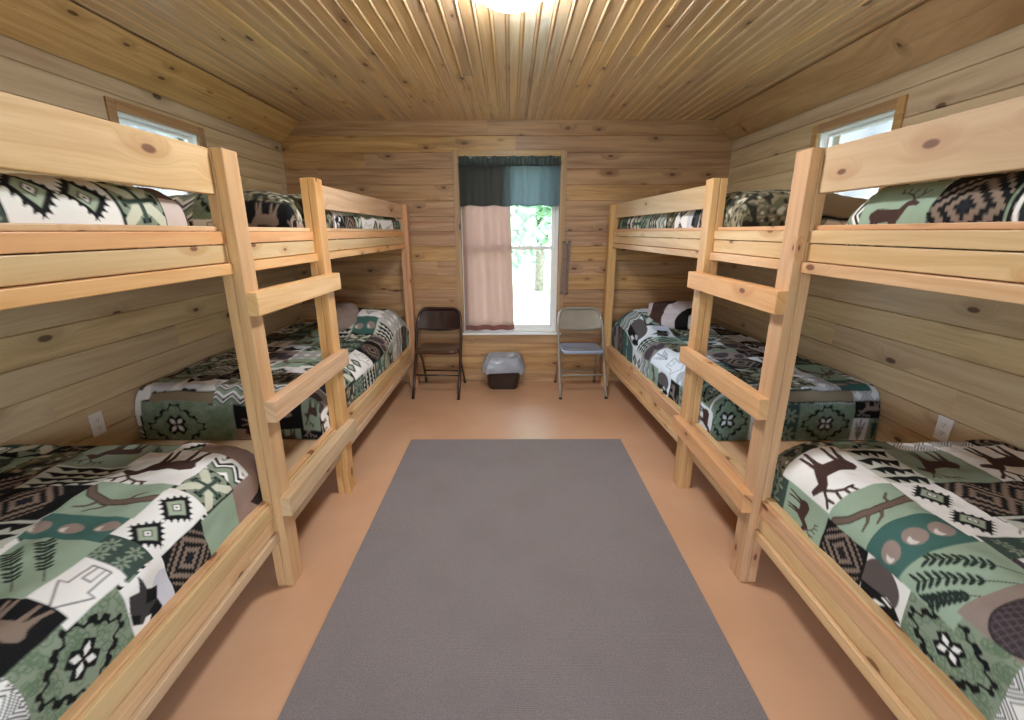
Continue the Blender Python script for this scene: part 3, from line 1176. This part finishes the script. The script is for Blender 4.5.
LAYOUT = {
    (1, 0, 0): [(m_swirl, 0, .20, 1.15, 1.41), (m_diamonds, 0, .22, .90, 1.15), (m_bear, 0, .158, 1.405, 1.56), (m_aztec, 0, .16, 1.56, 1.735), (m_deer, 0, .172, 1.735, 1.96),
                (m_leafy, 0, .18, 1.96, 2.25), (m_elk, .168, .405, 1.735, 2.0), (m_camo, .168, .41, 2.0, 2.25), (m_branch, .156, .40, 1.57, 1.735), (m_rocks, .156, .41, 1.435, 1.57),
                (m_pine, .158, .42, 1.285, 1.445), (m_cone, .20, .44, 1.10, 1.30), (m_eyes, .402, .56, 1.47, 1.74), (m_jag, .405, .57, 1.74, 1.98), (m_aztec, .56, .88, 1.56, 1.75),
                (m_greenelk, .57, .80, 1.75, 1.98), (m_elk, .80, 1.06, 1.75, 2.0), (m_leafy, .42, .60, 1.38, 1.47), (m_arrow, .44, .62, 1.20, 1.38), (m_jag, .58, .85, 1.40, 1.56)],
    (-1, 0, 0): [(m_diamonds, 0, .20, .86, 1.125), (m_swirl, 0, .22, 1.125, 1.385), (m_wolf, 0, .185, 1.385, 1.545), (m_aztec, 0, .195, 1.535, 1.705), (m_sage, 0, .172, 1.70, 1.88),
                 (m_taupe, 0, .18, 1.88, 2.08), (m_camo, 0, .18, 2.08, 2.25), (m_star, .172, .32, 1.735, 1.89), (m_eyes, .182, .332, 1.49, 1.74), (m_leafy, .192, .34, 1.415, 1.51),
                 (m_arrow, .20, .32, 1.25, 1.42), (m_blackdeer, .218, .42, 1.10, 1.27), (m_pine, .32, .54, 1.265, 1.475), (m_rocks, .335, .57, 1.475, 1.59), (m_branch, .328, .58, 1.585, 1.76),
                 (m_elk, .315, .59, 1.76, 1.99), (m_taupe, .17, .40, 1.98, 2.2), (m_aztec, .575, .84, 1.55, 1.73), (m_jag, .57, .84, 1.73, 1.88), (m_greenelk, .59, .84, 1.88, 2.08), (m_jag, .56, .80, 1.36, 1.55)],
    (-1, 1, 0): [(m_eyepair, .045, .29, 1.305, 1.59), (m_star, .05, .26, 1.595, 1.745), (m_pinkband, .05, .26, 1.745, 1.85), (m_camo, .0, .4, 1.85, 2.2), (m_leafy, .02, .26, 1.16, 1.30)],
    (1, 1, 0): [(m_crescent, .0, .24, 1.18, 1.36), (m_aztec, .0, .235, 1.365, 1.555), (m_deer, .03, .215, 1.56, 1.80, True), (m_chevron, .0, .25, 1.80, 1.88), (m_camo, 0, .4, 1.9, 2.2)],
    (-1, 0, 1): [(m_tan, .70, 1.15, .20, .28), (m_swirl, .83, 1.19, -.06, .22), (m_curl, .67, .83, -.02, .20), (m_blackdeer, .32, .69, .06, .20), (m_taupe, .54, .70, -.05, .06), (m_chevron, .42, .80, .20, .34),
                 (m_camo, .3, .8, .34, .55), (m_greenelk, .2, .32, .05, .25)],
    (1, 0, 1): [(m_swirl, .68, .975, -.02, .205), (m_blackdeer, .975, 1.13, .12, .22), (m_tree, .975, 1.06, -.02, .12), (m_pinetree, 1.06, 1.13, -.02, .12), (m_tan, .55, .97, .21, .28),
                (m_swirl, .16, .42, -.02, .25), (m_tree, .42, .50, -.02, .13), (m_leafy, .5, .68, -.02, .2), (m_camo, .3, .8, .30, .46)],
    (-1, 1, 1): [(m_camo, .0, .5, .20, .65), (m_blackdeer, .02, .20, .02, .22), (m_blackdeer, .20, .42, .0, .20), (m_taupe, .02, .10, .22, .30)],
    (1, 1, 1): [(m_camo, .0, .55, .05, .55), (m_tan, .55, .8, .1, .3)],
}
CTAG = {
    (1, 0, 0): 'patchwork comforter on the right lower bunk nearest the camera, elk patch at its end',
    (-1, 0, 0): 'patchwork comforter on the left lower bunk nearest the camera, arrow and flower patches',
    (-1, 1, 0): 'comforter with white serrated diamonds on the left upper bunk nearest the camera',
    (1, 1, 0): 'comforter with black stepped medallion on the right upper bunk nearest the camera',
    (-1, 0, 1): 'rumpled green patchwork comforter on the left lower bunk beside the brown chair',
    (1, 0, 1): 'rumpled patchwork comforter with blue sky light in its colour on the right lower bunk beside the grey chair',
    (-1, 1, 1): 'camouflage and black comforter on the left upper bunk by the back wall',
    (1, 1, 1): 'olive camouflage comforter on the right upper bunk by the back wall',
}


def comforter(side, lvl, pos):
    sp = spec(side, lvl, pos)
    z1 = np.zeros(1)
    La, Lb = surf(sp, z1, z1)[3:]
    st = .0035 if pos == 0 else .0062
    bs = np.concatenate([np.arange(0, 1.05, .012), np.arange(1.05, Lb, st), [Lb]]) if pos == 0 else np.linspace(0, Lb, int(Lb / st))
    na, nb = int(La / st), len(bs)
    A, B = np.meshgrid(np.linspace(0, La, na), bs)
    x, y, z, _, _ = surf(sp, A, B)
    img = printed(La, Lb, side > 0, sp['seed'] * 7 + 1, LAYOUT[(side, lvl, pos)])
    k = max(1, round(st / RES))
    ia, ib = (A / RES).astype(int), (B / RES).astype(int)
    col = sum(img[np.clip(ib + dj, 0, img.shape[0] - 1), np.clip(ia + di, 0, img.shape[1] - 1)] for di in range(-(k // 2), k - k // 2) for dj in range(-(k // 2), k - k // 2)) / (k * k)
    n0 = na * nb
    if (side, lvl, pos) == (1, 0, 1):                      # blue sky light from the window, tinted into this print
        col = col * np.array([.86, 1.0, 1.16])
    V = np.stack([x * side, y, z], -1).reshape(-1, 3)
    i = np.arange(n0).reshape(nb, na)
    q = np.stack([i[:-1, :-1], i[:-1, 1:], i[1:, 1:], i[1:, :-1]], -1).reshape(-1, 4)
    if side < 0:
        q = q[:, ::-1]
    # turn the hem down to the deck along the wall and close the underside
    rim = np.concatenate([i[0, :], i[1:, -1], i[-1, -2::-1], i[-2:0:-1, 0]])
    low = V[rim].copy()
    low[:, 2] = sp['zb']
    cx, cy = low[:, 0].mean(), low[:, 1].mean()
    m = len(rim)
    V = np.concatenate([V, low, [[cx, cy, sp['zb']]]])
    j = np.arange(m)
    skirt = np.stack([rim, n0 + j, n0 + (j + 1) % m, rim[(j + 1) % m]], -1)
    if side < 0:
        skirt = skirt[:, ::-1]
    tri = np.stack([n0 + (j + 1) % m, n0 + j, np.full(m, n0 + m)], -1)
    if side < 0:
        tri = tri[:, ::-1]
    me = bpy.data.meshes.new('comforter')
    me.from_pydata(V, [], np.concatenate([q, skirt]).tolist() + tri.tolist())
    at = me.color_attributes.new('Print', 'FLOAT_COLOR', 'POINT')
    C = np.ones((len(V), 4), np.float32)
    C[:n0, :3] = col.reshape(-1, 3)
    C[n0:, :3] = .1
    C[n0:n0 + m, :3] = col.reshape(-1, 3)[rim]
    at.data.foreach_set('color', C.ravel())
    o = obj('comforter', me, M['fabric'], None, True)
    tag(o, CTAG[(side, lvl, pos)], 'comforter', 'patchwork comforters on the bunks')
    return o


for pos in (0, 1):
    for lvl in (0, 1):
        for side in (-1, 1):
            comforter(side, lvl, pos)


def pillow(loc, rot, size, fn, label, seed):
    n = 70
    u, v = np.meshgrid(np.linspace(-1, 1, n), np.linspace(-1, 1, n))
    hx, hy, hz = size
    sides = []
    for s in (1, -1):
        f = np.clip((1 - np.abs(u) ** 3.2) * (1 - np.abs(v) ** 3.2), 0, 1) ** .55
        pin = 1 - .07 * (u * v) ** 2 * 0 - .06 * (1 - v * v) * np.abs(u) ** 4 - .06 * (1 - u * u) * np.abs(v) ** 4
        zz = s * f * hz + vnoise(u * 4 + 9, v * 4 + 9, seed) * .02 * f
        sides.append(np.stack([u * hx * pin, v * hy * pin, zz], -1).reshape(-1, 3))
    V = np.concatenate(sides)
    i = np.arange(n * n).reshape(n, n)
    q = np.stack([i[:-1, :-1], i[:-1, 1:], i[1:, 1:], i[1:, :-1]], -1).reshape(-1, 4)
    me = bpy.data.meshes.new('pillow')
    me.from_pydata(V, [], q.tolist() + (q[:, ::-1] + n * n).tolist())
    img = np.zeros((n, n, 3))
    fn(Patch(img, (u + 1) / 2, (v + 1) / 2, hx * 2, hy * 2), random.Random(seed))
    C = np.ones((2 * n * n, 4), np.float32)
    C[:, :3] = np.concatenate([img.reshape(-1, 3)] * 2)
    me.color_attributes.new('Print', 'FLOAT_COLOR', 'POINT').data.foreach_set('color', C.ravel())
    bm = bmesh.new()
    bm.from_mesh(me)
    bmesh.ops.remove_doubles(bm, verts=bm.verts, dist=1e-4)
    bm.to_mesh(me)
    bm.free()
    o = obj('pillow', me, M['fabric'], None, True)
    o.location = loc
    o.rotation_euler = rot
    return tag(o, label, 'pillow')


def m_plainpillow(p, r):
    p.all(np.array(lin(150, 132, 124)[:3]))


def m_blotch(p, r):
    p.all(np.array(lin(206, 200, 208)[:3]))
    x, y = p.xy()
    n1 = vnoise(x * 9 + 30, y * 7 + 30, 4)
    p.fill(n1 > .14, BLK)
    p.fill(n1 < -.26, BRN)


pillow((-1.42, 3.70, .80), (.7, .1, .95), (.20, .16, .07), m_plainpillow, 'taupe pillow leaning at the head of the left lower bunk by the back wall', 3)
pillow((1.36, 3.74, .80), (.6, -.1, -.5), (.21, .16, .07), m_blotch, 'pale pillow with dark blotches at the head of the right lower bunk', 8)


# ------------------------------------------------------------------ rug
bm = bmesh.new()
box(bm, -.742, .811, .30, 3.007, .001, .011)
bmesh.ops.subdivide_edges(bm, edges=bm.edges[:], cuts=1)
tag(obj('rug', bevel(bm, .004), M['rug']), 'plain grey carpet rug on the tan floor between the bunks', 'rug')

# ------------------------------------------------------------------ chairs
def chair(loc, rz, label, metal, seatm):
    t = thing('folding_chair', label, 'chair', loc, rz, )
    # local: chair faces -Y; front feet y=-.24, rear feet y=+.24
    r = .0135
    hw = .212
    # front legs run up into the back frame as one bent tube
    def along(z):                                           # y of the leaning tube at height z
        return -.24 + (z / .79) * .40 - (.03 if z > .45 else 0) * min(1, (z - .45) / .1)
    left = [(-hw, along(z), z) for z in (.012, .2, .40, .50, .62)]
    hx = hw - .012
    def corner(sx):
        out = []
        for i in range(7):
            a = PI / 2 * i / 6
            x = sx * (hx - .085 + .085 * math.cos(a))
            z = .70 + .085 * math.sin(a)
            out.append((x, along(z), z))
        return out
    pts = left + corner(-1) + [(sx, along(.785), .785) for sx in (-.06, .06)] + corner(1)[::-1] + [(-x, y, z) for x, y, z in left[::-1]]
    bm = bmesh.new()
    tube(bm, pts, r, 10)
    obj('back_frame', bm, metal, t, True)
    # rear legs and their bar
    for s in (-1, 1):
        bm = bmesh.new()
        tube(bm, [(s * (hw - .024), -.02, .425), (s * (hw - .024), .08, .29), (s * (hw - .012), .24, .012)], .010, 10)
        lg = obj('rear_leg', bm, metal, t, True)
        bm = bmesh.new()
        tube(bm, [(s * (hw - .012), .238, .016), (s * (hw - .012), .243, 0)], .0135, 10)
        obj('foot_cap', bm, M['rubber'], lg, True)
        bm = bmesh.new()
        tube(bm, [(s * hw, -.238, .018), (s * hw, -.243, 0)], .0145, 10)
        obj('foot_cap', bm, M['rubber'], t, True)
        bm = bmesh.new()                                    # folding link between seat and frame
        box(bm, s * (hw - .018), s * (hw - .014), .00, .16, .395, .415)
        obj('seat_bracket', bevel(bm, .001, 1), metal, t)
    for nm, y, z, w in (('cross_bar', along(.20), .20, hw), ('cross_bar', .155, .155, hw - .016)):
        bm = bmesh.new()
        tube(bm, [(-w, y, z), (w, y, z)], .008, 8)
        obj(nm, bm, metal, t, True)
    # seat pan: shallow dished steel sheet with rounded corners and a turned-down edge
    def rr(hx, y0, y1, r, n=6):
        out = []
        for cx, cy, a0 in ((hx - r, y1 - r, 0), (-hx + r, y1 - r, PI / 2), (-hx + r, y0 + r, PI), (hx - r, y0 + r, 1.5 * PI)):
            out += [(cx + r * math.cos(a0 + PI / 2 * i / n), cy + r * math.sin(a0 + PI / 2 * i / n)) for i in range(n + 1)]
        return out
    bm = bmesh.new()
    rings = []
    for k, z in ((1.0, .405), (1.0, .428), (.985, .435), (.9, .434), (.6, .427), (.25, .424)):
        base = rr(.195, -.19, .17, .05)
        rings.append([bm.verts.new((x * k, -.01 + (y + .01) * k, z + .012 * max(0, -y / .2) * k)) for x, y in base])
    for A, B in zip(rings, rings[1:]):
        for j in range(len(A)):
            bm.faces.new((A[j], A[(j + 1) % len(A)], B[(j + 1) % len(A)], B[j]))
    bm.faces.new(rings[-1])
    bm.faces.new(rings[0][::-1])
    bmesh.ops.recalc_face_normals(bm, faces=bm.faces)
    obj('seat', bm, seatm, t, True)
    # curved steel back panel with a rounded top
    bm = bmesh.new()
    nx, nz = 16, 8
    F, B = [], []
    for i in range(nz + 1):
        rowf, rowb = [], []
        for j in range(nx + 1):
            u = -1 + 2 * j / nx
            z0, z1 = .585, .785
            top = z1 - (.075 * max(0, (abs(u) - .62) / .38) ** 2)
            bot = z0 + .02 * u * u
            z = bot + (top - bot) * i / nz
            y = along(z) + .022 * (1 - u * u)
            rowf.append(bm.verts.new((u * (hx - .004), y, z)))
            rowb.append(bm.verts.new((u * (hx - .004), y + .004, z)))
        F.append(rowf)
        B.append(rowb)
    for i in range(nz):
        for j in range(nx):
            bm.faces.new((F[i][j], F[i][j + 1], F[i + 1][j + 1], F[i + 1][j]))
            bm.faces.new((B[i][j], B[i + 1][j], B[i + 1][j + 1], B[i][j + 1]))
    for j in range(nx):
        bm.faces.new((F[0][j], B[0][j], B[0][j + 1], F[0][j + 1]))
        bm.faces.new((F[nz][j], F[nz][j + 1], B[nz][j + 1], B[nz][j]))
    obj('back_panel', bm, metal, t, True)
    return t


chair((-.683, 4.09, 0), -.05, 'dark brown steel folding chair against the wall left of the window', M['brown_metal'], M['brown_seat'])
chair((.66, 4.09, 0), .03, 'grey-beige steel folding chair against the wall right of the window', M['grey_metal'], M['grey_seat'])

# ------------------------------------------------------------------ wastebasket
t = thing('wastebasket', 'small dark brown plastic wastebasket with a clear liner under the window', 'wastebasket', (-.075, 4.20, 0))
def rrect(hx, hy, r, n=5):
    out = []
    for cx, cy, a0 in ((hx - r, hy - r, 0), (-hx + r, hy - r, PI / 2), (-hx + r, -hy + r, PI), (hx - r, -hy + r, 1.5 * PI)):
        out += [(cx + r * math.cos(a0 + PI / 2 * i / n), cy + r * math.sin(a0 + PI / 2 * i / n)) for i in range(n + 1)]
    return out
def loft(bm, rings, caps=(True, False)):
    R = [[bm.verts.new(p) for p in ring] for ring in rings]
    for A, B in zip(R, R[1:]):
        for j in range(len(A)):
            bm.faces.new((A[j], A[(j + 1) % len(A)], B[(j + 1) % len(A)], B[j]))
    if caps[0]:
        bm.faces.new(R[0][::-1])
    if caps[1]:
        bm.faces.new(R[-1])
    return bm
bm = bmesh.new()
lv = [(.125, .085, .03, 0), (.135, .09, .04, .012), (.155, .103, .05, .09), (.18, .122, .06, .235), (.190, .130, .06, .238), (.190, .130, .06, .250), (.178, .120, .055, .250), (.15, .098, .045, .09), (.12, .08, .03, .015)]
loft(bm, [[(x, y, z) for x, y in rrect(a, b, r)] for a, b, r, z in lv], (True, True))
obj('bin_body', bm, M['bin'], t, True)
bm = bmesh.new()
def ring(a, b, z, wz, wr, ph):
    base = rrect(a, b, .06, 9)
    return [(x * (1 + wr * math.sin(i * 1.9 + ph)), y * (1 + wr * math.sin(i * 2.3 + ph)), z + wz * math.sin(i * 1.3 + ph)) for i, (x, y) in enumerate(base)]
loft(bm, [ring(.200, .142, .178, .012, .02, 0), ring(.210, .148, .195, .006, .025, 1), ring(.199, .138, .252, .004, .012, 2), ring(.166, .112, .322, .006, .02, 2.4),
          ring(.156, .100, .328, .004, .02, 3), ring(.150, .092, .25, .006, .05, 4), ring(.14, .088, .12, .006, .08, 5), ring(.10, .06, .05, .003, .05, 1)], (False, True))
obj('bin_liner', bm, M['liner'], t, True)

# ------------------------------------------------------------------ outlets
def outlet(x, y, z, s, label):
    t = thing('wall_outlet', label, 'outlet', (x, y, z))
    bm = bmesh.new()
    box(bm, 0, s * .006, -.036, .036, -.058, .058)
    p = obj('cover_plate', bevel(bm, .003), M['plate'], t)
    for zz in (-.02, .02):
        bm = bmesh.new()
        pts = [(s * .006, .017 * math.cos(2 * PI * i / 20) * 1.0, zz + .0145 * math.sin(2 * PI * i / 20)) for i in range(20)]
        a = [bm.verts.new(q) for q in pts]
        b = [bm.verts.new((q[0] + s * .002, q[1] * .96, zz + (q[2] - zz) * .96)) for q in pts]
        for i in range(20):
            bm.faces.new((a[i], a[(i + 1) % 20], b[(i + 1) % 20], b[i]))
        bm.faces.new(b)
        bmesh.ops.recalc_face_normals(bm, faces=bm.faces)
        sk = obj('socket', bm, M['plate'], t)
        bm = bmesh.new()
        for yy in (-.006, .006):
            box(bm, s * .0078, s * .0086, yy - .001, yy + .001, zz, zz + .007)
        box(bm, s * .0078, s * .0086, -.002, .002, zz - .009, zz - .005)
        obj('slots', bm, M['slot'], sk)
    return t


outlet(XL, 2.035, .578, 1, 'white duplex outlet low on the left plank wall')
outlet(XR, 1.872, .613, -1, 'white duplex outlet low on the right plank wall')

# ------------------------------------------------------------------ ceiling lamp
t = thing('ceiling_light', 'round white lit dome lamp flush on the plank ceiling', 'lamp', (.006, 2.06, ZC))
bm = bmesh.new()
lathe(bm, [(.158, 0), (.158, -.018), (.150, -.024), (.140, -.024)], 48)
obj('lamp_base', bm, M['lamp_ring'], t, True)
bm = bmesh.new()
lathe(bm, [(.148, -.024)] + [(.148 * math.cos(a), -.024 - .074 * math.sin(a)) for a in np.linspace(.1, PI / 2 - .05, 12)], 48)
obj('lamp_dome', bm, M['lamp'], t, True)

# ------------------------------------------------------------------ outdoors
bm = bmesh.new()
v = [bm.verts.new(p) for p in ((-45, -45, -.35), (45, -45, -.35), (45, 60, -.35), (-45, 60, -.35))]
bm.faces.new(v)
struct(obj('lawn', bm, M['lawn']))


def tree(x, y, h, r, label, seed):
    rs = random.Random(seed)
    t = thing('tree', label, 'tree', (x, y, -.35), 0, )
    bm = bmesh.new()
    tube(bm, [(0, 0, 0), (.05, 0, h * .3), (-.04, .05, h * .6), (0, 0, h * .85)], .16, 10, True, .06)
    for k in range(5):
        a = rs.uniform(0, 6.28)
        z = h * rs.uniform(.35, .6)
        tube(bm, [(0, 0, z), (math.cos(a) * r * .4, math.sin(a) * r * .4, z + r * .35), (math.cos(a) * r * .75, math.sin(a) * r * .75, z + r * .5)], .06, 6, True, .02)
    obj('trunk', bm, M['bark'], t, True)
    n = 5200
    th = np.random.RandomState(seed)
    d = th.normal(size=(n, 3))
    d /= np.linalg.norm(d, axis=1)[:, None]
    rad = th.uniform(.35, 1, n) ** .5
    c = d * rad[:, None] * np.array([r, r, r * 1.05]) * (1 + .25 * np.sin(d[:, :1] * 7 + seed) * np.cos(d[:, 2:] * 6))
    c[:, 2] += h * .62
    q = th.normal(size=(n, 2, 3)) * .16
    V = np.concatenate([c - q[:, 0], c + q[:, 1] * .6, c + q[:, 0], c - q[:, 1] * .6], axis=1).reshape(-1, 3)
    me = bpy.data.meshes.new('foliage')
    me.from_pydata(V.tolist(), [], [(4 * i, 4 * i + 1, 4 * i + 2, 4 * i + 3) for i in range(n)])
    obj('foliage', me, M['leaf'], t)
    return t


tree(.9, 14.5, 6.8, 2.9, 'leafy green tree straight beyond the end window', 3)
tree(2.6, 24.0, 8.4, 3.6, 'taller leafy tree far outside behind the nearer tree', 5)

# ------------------------------------------------------------------ light
W = bpy.data.worlds.new('World')
S.world = W
W.use_nodes = True
nt = W.node_tree
nt.nodes.clear()
wo = nt.nodes.new('ShaderNodeOutputWorld')
bg = nt.nodes.new('ShaderNodeBackground')
tc = nt.nodes.new('ShaderNodeTexCoord')
sx = nt.nodes.new('ShaderNodeSeparateXYZ')
nt.links.new(tc.outputs['Generated'], sx.inputs[0])
rp = nt.nodes.new('ShaderNodeValToRGB')
nt.links.new(sx.outputs[2], rp.inputs[0])
rp.color_ramp.elements[0].color = (.84, .94, 1, 1)
rp.color_ramp.elements[1].color = (.34, .60, 1, 1)
nt.links.new(rp.outputs[0], bg.inputs[0])
bg.inputs[1].default_value = 12.0
nt.links.new(bg.outputs[0], wo.inputs[0])


def area(name, loc, rot, sx, sy, energy=0, col=(1, 1, 1), portal=False):
    l = bpy.data.lights.new(name, 'AREA')
    l.shape = 'RECTANGLE'
    l.size, l.size_y = sx, sy
    l.energy = energy
    l.color = col
    l.cycles.is_portal = portal
    o = bpy.data.objects.new(name, l)
    COL.objects.link(o)
    o.location = loc
    o.rotation_euler = rot
    return o


area('daylight_portal_end', (0, YB + .2, 1.33), (PI / 2, 0, PI), .93, 1.63, portal=True)
area('daylight_portal_left', (XL - .2, 2.9, 1.83), (PI / 2, 0, -PI / 2), .64, .54, portal=True)
area('daylight_portal_right', (XR + .2, 2.85, 1.83), (PI / 2, 0, PI / 2), .61, .54, portal=True)
area('daylight_portal_door', (0, YF - .2, 1.03), (PI / 2, 0, 0), 1.1, 2.05, portal=True)

sun = bpy.data.lights.new('sun', 'SUN')
sun.energy = 5.0
sun.angle = .02
sun.color = (1, .95, .86)
so = bpy.data.objects.new('sun', sun)
COL.objects.link(so)
so.rotation_euler = (.25, .55, 0)

# ------------------------------------------------------------------ camera
cam = bpy.data.cameras.new('Camera')
co = bpy.data.objects.new('Camera', cam)
COL.objects.link(co)
cam.sensor_fit = 'HORIZONTAL'
cam.sensor_width = 36
cam.lens = 445 / 1024 * 36
cam.clip_start = .01
pitch, yaw, roll = .2815, .0023, -.0018
R = Matrix.Rotation(-yaw, 3, 'Z') @ Matrix.Rotation(PI / 2 - pitch, 3, 'X') @ Matrix.Rotation(roll, 3, 'Z')
co.matrix_world = Matrix.Translation((0, 0, 1.49)) @ R.to_4x4()
S.camera = co

S.view_settings.view_transform = 'Standard'
S.view_settings.look = 'None'
S.view_settings.gamma = 1
S.view_settings.use_curve_mapping = False
S.view_settings.exposure = 0.06
S.cycles.use_denoising = True
S.cycles.max_bounces = 10
S.cycles.diffuse_bounces = 6
S.cycles.sample_clamp_indirect = 6
